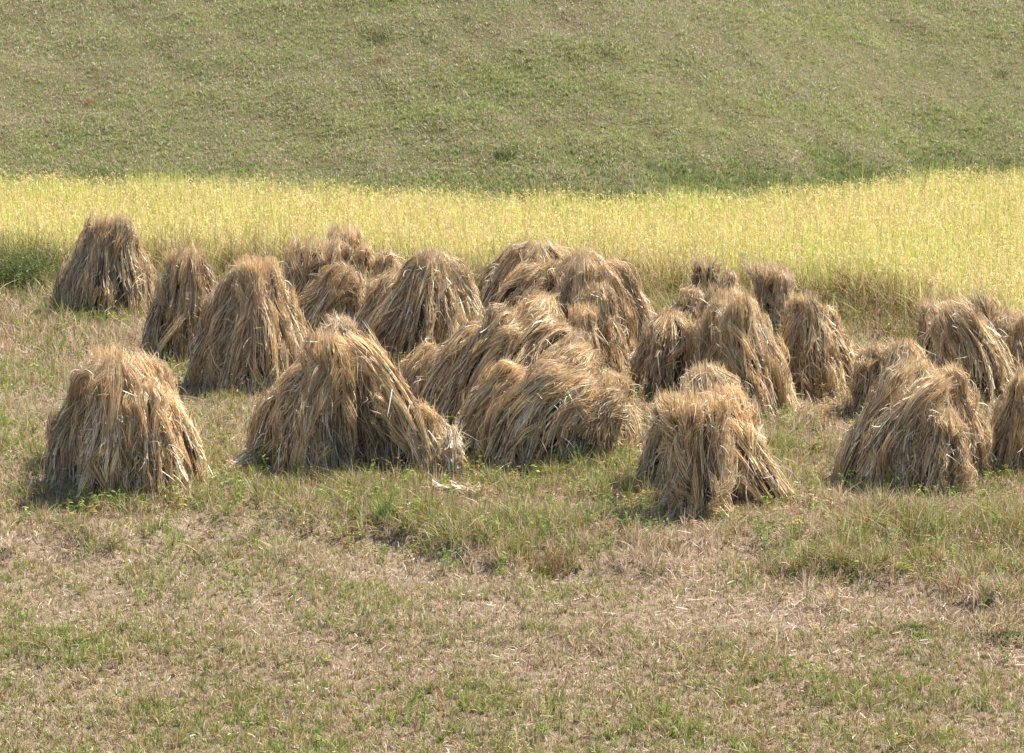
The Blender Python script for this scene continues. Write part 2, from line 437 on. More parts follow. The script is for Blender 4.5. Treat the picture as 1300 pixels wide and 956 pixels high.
def limb(parent, Y, bx, tx, ty, w, dtop=0.0, arch=(0, 0), prof=(1.0, .84, .58, .56, .30), depth=.85, n=None, twist=0.0, **k):
    """one sheaf: butt end wide on the earth, narrowing to where it is bound, heads flaring again"""
    m = mpp(Y); by = 478 - F * math.tan(math.atan(sp / cp) - math.atan(H / Y)) if False else None
    # pixel row of the foot
    foot = 478 - F * ((-H * cp + Y * sp) / (Y * cp + H * sp))
    hgt = foot - ty
    ts = (0, .38, .70, .88, 1.0)
    st = []
    for q, (t, pr) in enumerate(zip(ts, prof)):
        bowx, bowy = arch[0] * math.sin(math.pi * t), arch[1] * math.sin(math.pi * t)
        st.append((bx + (tx - bx) * t + bowx, foot - hgt * t + bowy, dtop * t, w * pr, w * pr * depth))
    if n is None: n = int(15 * hgt * w / 45) + 260
    return sheaf(parent, Y, st, n=n, twist=twist, **k)

def tepee(parent, bx, by, bw, tx, ty, k=5, ridge=.05, jit=.05, wf=.50, phase=None, depth=.8, seed=0, heads=None, **kw):
    """sheaves stood round in a ring with their heads together"""
    r = np.random.default_rng(int(bx * 3 + by * 7 + seed)); Y0 = gnd(bx, by)[1]; m = mpp(Y0)
    Yc = Y0 + bw * depth * m; hgt = by - ty
    ph = r.uniform(0, 6.28) if phase is None else phase
    for i in range(k):
        a = ph + 2 * np.pi * (i + r.uniform(-.16, .16)) / k
        ox, oy = np.cos(a) * bw * (1 - wf * .9), np.sin(a) * bw * (1 - wf * .9) * depth
        top = ty + abs(r.normal(0, jit)) * hgt + (0 if i % 2 else .02 * hgt)
        t_x = tx + np.cos(a) * bw * ridge + r.normal(0, .04) * bw
        back = np.sin(a) > .35
        opt = dict(tone=.93 + .1 * r.random(), gold=.35 + .5 * r.random(), shag=.9 + .4 * r.random(), cap='broom' if r.random() < .12 else 'dome')
        opt['prof'] = (1.0, .86, .56, .34 + .16 * r.random(), .14 + .12 * r.random())
        opt.update(kw)
        opt.setdefault('arch', (np.cos(a) * bw * r.uniform(-.02, .08), 0))
        w = bw * wf * r.uniform(.88, 1.1)
        limb(parent, Yc + oy * m, bx + ox, t_x, top, w, dtop=-oy * m * .75, n=int((14 * hgt * w / 45 + 220) * (.6 if back else 1.0)), twist=r.normal(0, .22), seed=int(r.integers(1e9)), **opt)

# ------------------------------------------------------------------ the shocks, back row to front
S = shock('greyish rounded straw shock standing highest at far left beside dark weeds', 140, 408)
tepee(S, 134, 412, 62, 142, 278, k=6, ridge=.16, gold=.3, tone=.86, jit=.03)
limb(S, gnd(90, 392)[1] + .25, 92, 122, 300, 24, gold=.3, tone=.85)

S = shock('narrow pointed straw shock between the far left shock and the tall cone', 232, 462)
tepee(S, 230, 466, 50, 237, 318, k=5, ridge=.10, wf=.56, jit=.02, gold=.7, tone=.86, phase=-1.2)

S = shock('tall cone shaped straw shock with a black slit at its foot', 316, 500)
tepee(S, 320, 504, 76, 324, 328, k=6, ridge=.08, phase=-2.05, wf=.46, jit=.03, gold=.6)

S = shock('small straw shock peeping over its neighbours with a curled dark top', 440, 380)
limb(S, gnd(436, 385)[1] + .2, 438, 434, 286, 27, gold=.6, tone=.9, cap='broom', prof=(1, .9, .8, .8, .55))
limb(S, gnd(456, 388)[1] + .2, 462, 458, 312, 22, gold=.6)
S = shock('low frayed straw shock hidden behind the pointed shock, only its tip showing', 492, 390)
limb(S, gnd(492, 392)[1] + .2, 486, 492, 316, 18, gold=.5, tone=.95, shag=1.4, pale=.15)
limb(S, gnd(492, 392)[1] + .35, 504, 498, 326, 16, gold=.4, tone=.9, shag=1.4, cap='broom')
S = shock('bushy brown topped straw shock with two drooping heads behind the tall cone', 410, 430)
limb(S, gnd(385, 415)[1] + .3, 386, 394, 304, 34, cap='broom', gold=.8, tone=.88, prof=(1, .9, .8, .85, .7))
limb(S, gnd(430, 418)[1] + .3, 424, 422, 306, 30, gold=.5, twist=-.2)
limb(S, gnd(415, 440)[1] + .15, 404, 438, 336, 36, gold=.5, twist=.3, tone=.95, arch=(-4, 0))
limb(S, gnd(452, 440)[1] + .2, 462, 452, 350, 24, gold=.4, pale=.3)

S = shock('pale shaggy low straw shock squeezed between cone and pointed shocks', 425, 470)
tepee(S, 424, 470, 36, 432, 402, k=3, gold=.1, shag=2.0, pale=.5, tone=1.0, cap='dome')

S = shock('pointed straw shock with a sharp peak and sunlit right flank', 525, 455)
limb(S, gnd(540, 440)[1] + .35, 540, 546, 320, 46, gold=.4, prof=(1.1, .85, .5, .36, .2))
limb(S, gnd(475, 458)[1] + .2, 474, 506, 348, 34, twist=.3, gold=.5, arch=(-4, 0))
limb(S, gnd(572, 448)[1] + .2, 580, 556, 326, 36, gold=.5, arch=(8, 0), pale=.1, prof=(.9, .85, .65, .5, .3))
limb(S, gnd(510, 464)[1] + .15, 506, 544, 324, 38, twist=.1, gold=.3, tone=.93, prof=(1.1, .95, .65, .45, .25))
limb(S, gnd(545, 462)[1] + .15, 548, 550, 322, 32, gold=.3, tone=.9, prof=(1, .9, .6, .4, .25))

S = shock('wide arched straw shock in the back middle with strands sweeping left', 665, 410)
limb(S, gnd(690, 400)[1] + .4, 698, 690, 308, 46, gold=.4, twist=.4, prof=(1, .95, .9, .9, .7))
limb(S, gnd(632, 415)[1] + .2, 630, 672, 312, 34, twist=.3, gold=.3, tone=.9, arch=(-10, 0))
limb(S, gnd(660, 422)[1] + .15, 652, 686, 340, 36, twist=.3, gold=.4, tone=.95, arch=(-8, -4))
limb(S, gnd(690, 420)[1] + .2, 690, 705, 330, 30, gold=.4)
S = shock('large brown straw shock sloping down to the right behind the middle heap', 775, 465)
limb(S, gnd(760, 440)[1] + .4, 752, 736, 318, 36, gold=.5, tone=.9, prof=(1.1, 1, .8, .8, .6))
limb(S, gnd(740, 465)[1] + .2, 742, 734, 330, 32, gold=.5, tone=.9)
limb(S, gnd(800, 465)[1] + .2, 800, 762, 336, 34, gold=.4, tone=.92, arch=(14, -4))
limb(S, gnd(770, 476)[1] + .15, 768, 756, 362, 32, gold=.5, tone=.86)

S = shock('dark topped hollow straw shock crowning the middle heap', 700, 500)
limb(S, gnd(675, 495)[1] + .35, 668, 694, 378, 44, gold=.9, tone=.95, arch=(-6, -4))
limb(S, gnd(740, 498)[1] + .3, 742, 738, 388, 26, cap='broom', gold=1, tone=.92)
limb(S, gnd(715, 505)[1] + .2, 712, 706, 402, 34, cap='cup', gold=.8, tone=.85, prof=(1, 1, .9, .9, .7))
S = shock('long leaning straw shock with strands combed diagonally up to the right, behind the front heap', 585, 545)
for bx, by, tx, ty, w, dt in ((528, 528, 560, 444, 28, 0), (548, 536, 622, 420, 34, .1), (586, 540, 664, 398, 36, .2), (626, 542, 704, 400, 36, .3), (664, 546, 716, 420, 34, .3)):
    limb(S, gnd(bx, by)[1] + .25, bx, tx, ty, w, dtop=dt, arch=(-10, -12), gold=.6, tone=.97, groove=1.2, twist=.2)

S = shock('straw shock in front middle whose long bundles lean right over each other', 685, 595)
limb(S, gnd(690, 570)[1] + .3, 690, 742, 446, 46, arch=(-12, -8), gold=.7, twist=.2)
limb(S, gnd(780, 582)[1] + .2, 778, 776, 474, 34, gold=.8, tone=.97)
limb(S, gnd(605, 588)[1] + .2, 602, 668, 470, 32, arch=(-12, -14), gold=.6)
limb(S, gnd(640, 596)[1] + .12, 636, 714, 474, 34, arch=(-12, -14), gold=.7, tone=.95)
limb(S, gnd(690, 596)[1] + .1, 684, 756, 486, 34, arch=(-12, -12), gold=.7)
limb(S, gnd(740, 594)[1] + .1, 738, 792, 500, 34, arch=(-6, -12), gold=.5, tone=.86)

S = shock('small straw shock with upright brushy twin tips against the yellow rice', 895, 415)
limb(S, gnd(890, 412)[1] + .3, 892, 896, 328, 22, cap='broom', gold=.2, tone=.85, prof=(1.3, 1, .7, .7, .7))
limb(S, gnd(915, 415)[1] + .25, 916, 926, 344, 20, gold=.35)
limb(S, gnd(868, 424)[1] + .2, 868, 884, 366, 24, gold=.3, pale=.1)
S = shock('short dark round headed straw shock left of the slumped shock near the rice', 985, 425)
limb(S, gnd(980, 428)[1] + .2, 980, 984, 334, 28, gold=.5, tone=.85, cap='broom', prof=(1, .95, .8, .85, .7))
limb(S, gnd(995, 432)[1] + .2, 1000, 992, 346, 18, gold=.3)
S = shock('grey straw shock with right side slumping, last before the open gap', 1035, 505)
tepee(S, 1036, 508, 50, 1020, 374, k=5, ridge=.12, gold=.2, tone=.95, jit=.03)
limb(S, gnd(1062, 500)[1] + .2, 1066, 1040, 392, 22, gold=.3, arch=(8, 0))
S = shock('tall straw shock with a long straight flank running down to the right', 945, 528)
limb(S, gnd(930, 510)[1] + .35, 930, 922, 370, 40, gold=.6, prof=(1.1, .95, .75, .75, .5))
limb(S, gnd(908, 524)[1] + .2, 906, 912, 384, 28, gold=.6, tone=.88)
limb(S, gnd(985, 526)[1] + .15, 988, 942, 384, 28, gold=.5, arch=(4, 0))
limb(S, gnd(955, 534)[1] + .12, 956, 930, 378, 30, gold=.5, tone=.92)
S = shock('small rust coloured straw shock tucked beneath the long flanked shock', 925, 510)
limb(S, gnd(925, 522)[1] + .12, 922, 926, 458, 24, gold=1, shag=1.3, cap='broom', tone=.88)
limb(S, gnd(940, 522)[1] + .12, 942, 938, 474, 16, gold=1, shag=1.3, tone=.88)
S = shock('smooth egg shaped straw shock with golden fringe, just right of the middle heap', 856, 500)
limb(S, gnd(850, 502)[1] + .2, 846, 854, 398, 36, gold=.9, tone=.88, prof=(1, 1, .9, .8, .5))
limb(S, gnd(886, 498)[1] + .2, 886, 876, 410, 24, gold=.8, pale=.15)

S = shock('leaning straw shock at right rear with long strands trailing to the right', 1215, 505)
limb(S, gnd(1188, 485)[1] + .3, 1186, 1190, 382, 30, gold=.5, tone=.85, cap='broom')
limb(S, gnd(1240, 512)[1] + .2, 1250, 1208, 388, 40, gold=.3, arch=(8, -6), twist=.2)
limb(S, gnd(1215, 510)[1] + .15, 1222, 1196, 402, 28, gold=.3)
S = shock('hollow topped straw shock at the right rear edge of the field', 1262, 470)
limb(S, gnd(1250, 470)[1] + .2, 1248, 1246, 376, 24, gold=.3, tone=.85, cap='broom')
limb(S, gnd(1280, 474)[1] + .2, 1284, 1276, 394, 30, gold=.3)
S = shock('straw shock cut by the right picture edge, upper of two there', 1320, 490)
tepee(S, 1316, 505, 46, 1308, 398, k=4, gold=.3)
S = shock('straw shock cut by the right picture edge, lower of two there', 1298, 600)
tepee(S, 1300, 608, 60, 1302, 470, k=5, gold=.5, tone=.92)
S = shock('soft pale brown straw shock half hidden behind the big right shock', 1130, 540)
limb(S, gnd(1112, 530)[1] + .2, 1110, 1112, 438, 26, gold=.2, tone=.98, prof=(1, 1, .9, .85, .6))
limb(S, gnd(1142, 534)[1] + .2, 1148, 1142, 432, 32, gold=.4, prof=(1, 1, .9, .85, .6))
S = shock('big right hand straw shock with tangled diagonal bundles and green stems at its foot', 1152, 625)
limb(S, gnd(1160, 595)[1] + .35, 1160, 1176, 458, 46, gold=.5, prof=(1.1, .95, .7, .6, .4))
limb(S, gnd(1090, 614)[1] + .15, 1086, 1158, 472, 28, arch=(-8, -8), gold=.4, tone=.95)
limb(S, gnd(1225, 612)[1] + .2, 1224, 1192, 470, 34, gold=.6, arch=(8, 0))
limb(S, gnd(1130, 622)[1] + .1, 1118, 1186, 482, 34, arch=(-8, -10), gold=.6)
limb(S, gnd(1190, 628)[1] + .1, 1180, 1206, 520, 38, gold=.4, tone=.92, shag=1.2)

S = shock('front right straw shock with grey stalks fanned out below a golden fringe', 895, 655)
limb(S, gnd(905, 600)[1] + .4, 910, 906, 466, 44, gold=.4, pale=.2, prof=(1.1, .9, .7, .7, .5))
limb(S, gnd(850, 630)[1] + .2, 842, 858, 502, 34, gold=1, shag=1.2)
limb(S, gnd(945, 640)[1] + .2, 946, 918, 494, 38, gold=.8, arch=(4, -4), shag=1.2)
limb(S, gnd(885, 660)[1] + .15, 886, 882, 500, 42, gold=.7, tone=.95, prof=(.85, .8, .82, 1.0, .85), cap='broom')
sheaf(S, gnd(960, 645)[1] + .15, [(992, 648, 0, 20, 14), (968, 610, 0, 22, 16), (935, 555, .05, 20, 16), (915, 520, .1, 12, 12)], n=500, gold=.9, shag=1.2)

S = shock('front left straw shock standing alone, squat with a ragged right shoulder', 155, 628)
limb(S, gnd(150, 600)[1] + .35, 150, 140, 446, 52, gold=.8, prof=(1.1, 1, .75, .6, .4))
limb(S, gnd(95, 622)[1] + .15, 92, 122, 466, 38, gold=.7, tone=.92, arch=(-6, -6))
limb(S, gnd(205, 618)[1] + .25, 206, 178, 458, 42, gold=1, arch=(10, -8), shag=1.2)
limb(S, gnd(135, 634)[1] + .1, 132, 146, 458, 40, gold=.7, tone=.95)
limb(S, gnd(185, 634)[1] + .1, 186, 186, 490, 38, gold=.9, tone=.95, shag=1.1)
sheaf(S, gnd(240, 625)[1] + .12, [(245, 628, 0, 18, 14), (236, 585, 0, 20, 16), (222, 540, .05, 20, 16), (208, 505, .1, 14, 12)], n=450, gold=.9, shag=1.2)

S = shock('humped straw shock with an arched rope of straw falling to the right', 420, 600)
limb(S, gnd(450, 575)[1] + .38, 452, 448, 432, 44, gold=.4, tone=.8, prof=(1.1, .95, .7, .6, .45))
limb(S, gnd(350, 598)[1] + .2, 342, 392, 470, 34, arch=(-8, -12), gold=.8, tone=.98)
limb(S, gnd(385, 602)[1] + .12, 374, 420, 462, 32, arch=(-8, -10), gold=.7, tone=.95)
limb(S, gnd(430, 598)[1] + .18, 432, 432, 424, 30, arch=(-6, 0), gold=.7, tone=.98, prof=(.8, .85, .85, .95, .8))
limb(S, gnd(480, 598)[1] + .26, 478, 456, 442, 32, gold=.2, tone=.72, arch=(2, -4), prof=(1.1, 1, .8, .6, .4))  # this limb and the next toned down to paint a shaded hollow behind the rope
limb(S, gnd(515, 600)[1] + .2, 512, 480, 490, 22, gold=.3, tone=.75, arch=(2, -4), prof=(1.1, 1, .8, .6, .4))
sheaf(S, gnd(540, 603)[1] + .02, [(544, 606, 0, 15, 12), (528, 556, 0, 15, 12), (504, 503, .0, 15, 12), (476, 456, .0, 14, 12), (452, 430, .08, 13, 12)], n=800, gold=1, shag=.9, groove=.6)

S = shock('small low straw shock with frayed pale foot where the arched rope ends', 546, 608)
limb(S, gnd(552, 604)[1] + .30, 560, 558, 532, 19, tone=.55, gold=.6, prof=(1, 1, .9, .8, .5))  # back limb toned dark: painted shade of the gap between the side limbs
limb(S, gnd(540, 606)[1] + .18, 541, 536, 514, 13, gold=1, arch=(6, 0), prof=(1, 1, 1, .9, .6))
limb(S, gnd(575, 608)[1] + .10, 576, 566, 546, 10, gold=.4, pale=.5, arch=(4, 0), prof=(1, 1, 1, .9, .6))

S = shock('flat fallen sheaf of pale straw lying left of the humped shock', 300, 600, group=None, cat='straw sheaf', name='fallen_sheaf')
g0 = gnd(300, 600)[1]
sheaf(S, g0, [(345, 575, .35, 14, 14), (318, 588, .1, 14, 12), (290, 604, -.1, 14, 12), (268, 620, -.4, 12, 10)], n=450, gold=.2, pale=.5, ground=False, shag=1.4, name='straw_bundle')
S = shock('flat wisp of orange straw lying in front of the small low shock', 590, 625, group=None, cat='straw sheaf', name='fallen_sheaf')
sheaf(S, gnd(590, 625)[1], [(548, 622, 0, 8, 10), (580, 625, 0, 10, 12), (622, 628, 0, 7, 10)], n=260, gold=1, pale=.2, ground=False, shag=1.2, name='straw_bundle')

finish_shocks()


# ------------------------------------------------------------------ vegetation
def blades(x, y, z, hgt, lean, width, col, K=4, curl=1.0, jitter=.15, r=rng):
    n = len(x)
    az = r.uniform(0, 2 * np.pi, n)
    s = np.linspace(0, 1, K)[None, :]
    P = np.empty((n, K, 3))
    dx, dy = np.cos(az) * lean, np.sin(az) * lean
    P[..., 0] = x[:, None] + (dx * hgt)[:, None] * (s * .45 + s ** 2 * .55 * curl)
    P[..., 1] = y[:, None] + (dy * hgt)[:, None] * (s * .45 + s ** 2 * .55 * curl)
    P[..., 2] = z[:, None] + hgt[:, None] * (s - (.35 * np.clip(lean, 0, 1.6) * curl)[:, None] * s ** 2)
    W = width[:, None] * (1 - .85 * s ** 2)
    C = np.repeat(col[:, None, :], K, 1)
    return ribbons(P, W, C, r.normal(size=(n, 3)) * np.array([1, 1, .3]))

def scatter(x0, x1, y0, y1, dens, r=rng):
    n = int((x1 - x0) * (y1 - y0) * dens)
    return r.uniform(x0, x1, n), r.uniform(y0, y1, n)

def in_view(x, y, margin=1.6):
    return np.abs(x) < (650 / F) * (y * cp + 1.5) + margin

G_GREEN = np.array([(.19, .26, .055), (.27, .32, .08), (.12, .17, .04), (.33, .38, .12)])
G_OLIVE = np.array([(.31, .27, .085), (.38, .31, .12), (.23, .19, .07)])
G_DRY = np.array([(.56, .43, .32), (.46, .335, .245), (.66, .54, .42), (.38, .25, .19)])
G_RUST = np.array([(.32, .17, .09), (.24, .14, .09), (.37, .23, .15)])

def blade_colours(g, o, d, ru, r=rng):
    """per-blade probabilities -> colours"""
    n = len(g); t = g + o + d + ru; q = r.random(n) * t
    out = np.empty((n, 3)); k = r.integers(0, 12, n)
    a = q < g; b = ~a & (q < g + o); c = ~a & ~b & (q < g + o + d); e = ~(a | b | c)
    for msk, pal in ((a, G_GREEN), (b, G_OLIVE), (c, G_DRY), (e, G_RUST)):
        out[msk] = pal[k[msk] % len(pal)]
    return np.clip(out * r.normal(1, .15, (n, 1)), .01, .8)

def stuff(name, parts, mat, label, cat):
    V, Fq, C = join(parts)
    o = new_mesh_object(name, V, Fq, C, mat)
    o['kind'] = 'stuff'; o['label'] = label; o['category'] = cat
    return o

# --- terrain sheets
def terrain(name, y0, y1, mat, fine):
    xs = np.concatenate([np.linspace(-300, -14, 30)[:-1], np.arange(-14, 14.01, fine), np.linspace(14, 300, 30)[1:]])
    if name == 'ground':
        ys = np.concatenate([np.linspace(-60, 15, 18)[:-1], np.arange(15, y1 + .001, fine)])
        ys[-1] = y1
    else:
        ys = np.concatenate([np.arange(y0, 58, fine), np.linspace(58, 300, 60)[1:]])
    X, Yg = np.meshgrid(xs, ys)
    Z = height(X, Yg)
    V = np.stack([X, Yg, Z], -1).reshape(-1, 3)
    nx, ny = len(xs), len(ys)
    i = (np.arange(ny - 1)[:, None] * nx + np.arange(nx - 1)[None, :])
    Fq = np.stack([i, i + 1, i + nx + 1, i + nx], -1).reshape(-1, 4)
    o = new_mesh_object(name, V, Fq, None, mat)
    o.data.polygons.foreach_set('use_smooth', np.ones(len(Fq), bool))
    o['kind'] = 'structure'
    return o
terrain('ground', -60, 42.0, M_GROUND, .1)
terrain('hillside', 42.0, 300, M_HILL, .14)

# --- mown field grass, taller along the bank and round the shocks
def patch(px, py, rx, ry):
    g = gnd(px, py); m = mpp(g[1]); g2 = gnd(px, py - ry)
    return g[0], g[1], rx * m, abs(g2[1] - g[1])
TALL = [(patch(*p[:4]), p[4], p[5]) for p in [
    (500, 640, 130, 40, .5, .6), (660, 690, 110, 28, .7, .5), (780, 650, 60, 40, .9, .7), (1150, 690, 170, 45, .9, .2), (1290, 690, 90, 60, .9, .3),
    (1040, 680, 60, 30, .6, .2), (180, 640, 140, 26, .5, .4), (100, 400, 60, 40, .6, .9), (330, 640, 90, 30, .3, .4), (20, 480, 60, 60, .2, .4),
    (1000, 560, 60, 30, .4, .6), (30, 350, 60, 40, .9, .8), (650, 610, 120, 20, .5, .5), (280, 700, 120, 20, .2, .5), (1120, 560, 60, 90, .1, .1), (270, 560, 50, 60, .1, .4)]]
DRYP = [(patch(*p[:4]), p[4]) for p in [
    (160, 440, 60, 24, 1.0), (20, 430, 45, 40, .9), (1130, 650, 120, 18, .5), (1000, 650, 60, 25, .7), (1060, 760, 260, 22, .8), (740, 790, 500, 50, .35),
    (860, 700, 90, 30, .9), (620, 715, 90, 10, .8), (70, 690, 120, 14, .7), (1090, 520, 70, 60, .6), (450, 460, 40, 30, .9), (800, 500, 50, 40, .6), (430, 700, 160, 10, .6), (1270, 800, 60, 30, .8)]]
def fields(x, y):
    tall = np.zeros_like(x); green = np.zeros_like(x); dry = np.zeros_like(x)
    wx, wy = x + .12 * nC(x, y) + .06 * nD(x, y), y + .2 * nC(y, x)
    for (cx, cy, rx, ry), a, g in TALL:
        q = np.exp(-(((wx - cx) / rx) ** 2 + ((wy - cy) / ry) ** 2) ** 1.5)
        tall = np.maximum(tall, a * q); green = np.maximum(green, g * q)
    for (cx, cy, rx, ry), a in DRYP:
        q = np.exp(-(((wx - cx) / rx) ** 2 + ((wy - cy) / ry) ** 2) ** 1.5)
        dry = np.maximum(dry, a * q)
    return tall, green, dry

rg = np.random.default_rng(5)
parts = []
for y0, y1, dens in ((15.5, 21, 5600), (21, 27, 3300), (27, 37, 2100)):
    x, y = scatter(-9.5, 9.5, y0, y1, dens, rg)
    # gather into tufts
    m = in_view(x, y) & (y < rice_front(x) + .4); x, y = x[m], y[m]
    cl = rg.random(len(x)) < .65
    qx, qy = np.round(x / .075), np.round(y / .085)
    hsh = np.sin(qx * 127.1 + qy * 311.7) * 43758.5; hx = hsh - np.floor(hsh); hs2 = np.sin(qx * 269.5 + qy * 183.3) * 43758.5; hy = hs2 - np.floor(hs2)
    x = np.where(cl, (qx + hx - .5) * .075 + rg.normal(0, .014, len(x)), x); y = np.where(cl, (qy + hy - .5) * .085 + rg.normal(0, .014, len(x)), y)
    tall, green, dry = fields(x, y)
    bsoft = sstep(.35, -.45, y - bank_y(x) + .35 * nC(x, y) + .3 * nB(x, y) - .5 * sstep(-1, -3, x))
    below = rg.random(len(x)) < bsoft
    upper = sstep(30, 33.5, y)
    nz = np.clip(.5 + .28 * nB(x, y) + .22 * nC(x, y), 0, 1); nz2 = np.clip(.5 + .3 * nA(x + 9, y) + .25 * nD(x, y), 0, 1)
    base = np.where(below, .042 + .022 * nz, .055 + .05 * nz)
    hg = base * rg.uniform(.5, 1.6, len(x)) + tall * .17 * rg.uniform(.2, 1.3, len(x)) * (.55 + .7 * nz) * np.where(below, .25, 1) + upper * .10 * rg.uniform(.3, 1.5, len(x))
    hg *= np.where(cl & (hx > .8), 1.45, 1) * np.where(hx < .25, .7, 1)
    G = np.where(below, .42 + 1.1 * nz2 * nz, .28 + .35 * nz) + .9 * green + .25 * upper
    O = .30 + .3 * tall + .3 * upper
    D = np.where(below, .62, .95) * (1.3 - nz) + 1.8 * dry + .25 * (hg < .05)
    R = np.where(below, .22, .15) * (.5 + nz2) + .12 * tall
    G = G * np.where(cl, np.where(hy > .5, 1.9, .35), .8) * (1 - .6 * dry); R = R * np.where(cl & (hy < .12), 3.0, 1)
    keep = rg.random(len(x)) < np.clip(1.05 - .2 * dry + .2 * tall, .3, 1)
    x, y, hg, G, O, D, R = (v[keep] for v in (x, y, hg, G, O, D, R))
    col = blade_colours(G, O, D, R, rg) * np.where(below[keep], .98, 1.0)[:, None]
    n = len(x)
    parts.append(blades(x, y, height(x, y) - .005, hg, np.abs(rg.normal(.45, .45, n)), rg.uniform(.004, .0085, n) * (1 + upper[keep] * .4), col, K=4, r=rg))
stuff('field_grass', parts, M_GRASS, 'mixed green and dry grass covering the harvested field round the shocks', 'grass')

# --- straw litter lying flat
parts = []
x, y = scatter(-10, 10, 15.5, 36, 330, rg)
tall, green, dry = fields(x, y)
m = in_view(x, y) & (y < rice_front(x)) & (rg.random(len(x)) < np.where(y < bank_y(x), .22, .22) + dry * .6)
x, y = x[m], y[m]; dry = dry[m]
fx, fy, fd = [], [], []
for (cx, cy, ra, rb) in FEET:
    k = 150; a = rg.uniform(0, 6.28, k); q = 1 + np.abs(rg.normal(0, .45, k))
    fx.append(cx + ra * q * np.cos(a)); fy.append(cy + rb * q * np.sin(a)); fd.append(np.full(k, 1.3))
x, y, dry = np.concatenate([x] + fx), np.concatenate([y] + fy), np.concatenate([dry] + fd); n = len(x)
L = rg.uniform(.02, .09, n) * (1 + dry); az = rg.uniform(0, 6.28, n); s = np.linspace(-.5, .5, 4)[None, :]
P = np.empty((n, 4, 3)); bend = rg.normal(0, .25, n)[:, None] * (s ** 2)
P[..., 0] = x[:, None] + L[:, None] * (np.cos(az)[:, None] * s - np.sin(az)[:, None] * bend)
P[..., 1] = y[:, None] + L[:, None] * (np.sin(az)[:, None] * s + np.cos(az)[:, None] * bend)
P[..., 2] = height(P[..., 0], P[..., 1]) + rg.uniform(.006, .04, n)[:, None] + rg.normal(0, .2, n)[:, None] * s * L[:, None]
P[..., 2] = np.maximum(P[..., 2], height(P[..., 0], P[..., 1]) + .004)
c = pick([(.46, .34, .25), (.38, .27, .19), (.60, .50, .39), (.32, .20, .15)], [4, 4, 2, 2], n, rg)
parts.append(ribbons(P, np.repeat(rg.uniform(.003, .007, n)[:, None], 4, 1), np.repeat(c[:, None, :], 4, 1), np.array([0, 0, 1.]) + rg.normal(0, .4, (n, 3))))
stuff('straw_litter', parts, M_STRAW, 'broken dry straws scattered flat over the mown field', 'straw litter')

# --- weeds between the shocks and the rice
parts = []
x, y = scatter(-10.5, 10.5, 28, 38.5, 900, rg)
rf = rice_front(x)
dd = rf - y
m = in_view(x, y) & (dd > -.9) & (dd < 2.6) & (rg.random(len(x)) < np.clip(1.15 - .4 * dd + .3 * nC(x, y), 0, 1)); x, y, dd = x[m], y[m], dd[m]; n = len(x)
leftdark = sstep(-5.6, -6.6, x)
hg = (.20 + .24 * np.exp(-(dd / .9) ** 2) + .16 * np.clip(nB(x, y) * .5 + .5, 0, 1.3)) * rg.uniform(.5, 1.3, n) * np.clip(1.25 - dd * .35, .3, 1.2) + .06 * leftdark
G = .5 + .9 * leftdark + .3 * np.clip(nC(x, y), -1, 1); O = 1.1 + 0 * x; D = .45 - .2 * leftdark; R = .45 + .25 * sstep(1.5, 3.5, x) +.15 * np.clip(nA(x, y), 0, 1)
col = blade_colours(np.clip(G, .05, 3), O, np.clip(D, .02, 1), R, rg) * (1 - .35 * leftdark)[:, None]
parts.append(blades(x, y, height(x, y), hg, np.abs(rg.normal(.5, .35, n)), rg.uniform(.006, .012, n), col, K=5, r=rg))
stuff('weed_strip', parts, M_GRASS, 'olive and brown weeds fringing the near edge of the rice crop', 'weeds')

# --- ripe rice
parts = []
rr = np.random.default_rng(8)
gx, gy = np.meshgrid(np.arange(-14, 14, .17), np.arange(28.5, 44.5, .19))
gx = gx.ravel() + rr.normal(0, .035, gx.size); gy = gy.ravel() + rr.normal(0, .035, gy.size)
m = in_view(gx, gy, 4) & (gy > rice_front(gx)) & (gy < rice_back(gx)); gx, gy = gx[m], gy[m]
NL = 24
n = len(gx) * NL
x = np.repeat(gx, NL) + rr.normal(0, .045, n); y = np.repeat(gy, NL) + rr.normal(0, .045, n)
ch = np.repeat(rr.normal(0, .045, len(gx)), NL)
hg = .66 + ch + .03 * nB(x, y) + rr.normal(0, .06, n)
yl = np.clip(.5 + .3 * nA(x * .6, y) + .3 * nC(x, y) + np.repeat(rr.normal(0, .2, len(gx)), NL), 0, 1)
ca = pick([(.62, .60, .17), (.46, .53, .12), (.72, .66, .28), (.24, .36, .07)], [4, 4, 3, 2.3], n, rr)
cb = pick([(.70, .54, .31), (.60, .43, .23), (.74, .60, .39)], [4, 3, 2], n, rr)
sel = (rr.random(n) < .36 + .35 * yl)
col = np.where(sel[:, None], cb, ca)
lean = np.abs(rr.normal(.12, .09, n)) + sel * .22
parts.append(blades(x, y, height(x, y), hg * np.where(sel, .97, np.where(rr.random(n) < .35, rr.uniform(1.05, 1.24, n), 1.0)), lean, rr.uniform(.006, .011, n), col, K=5, curl=1.2, r=rr))
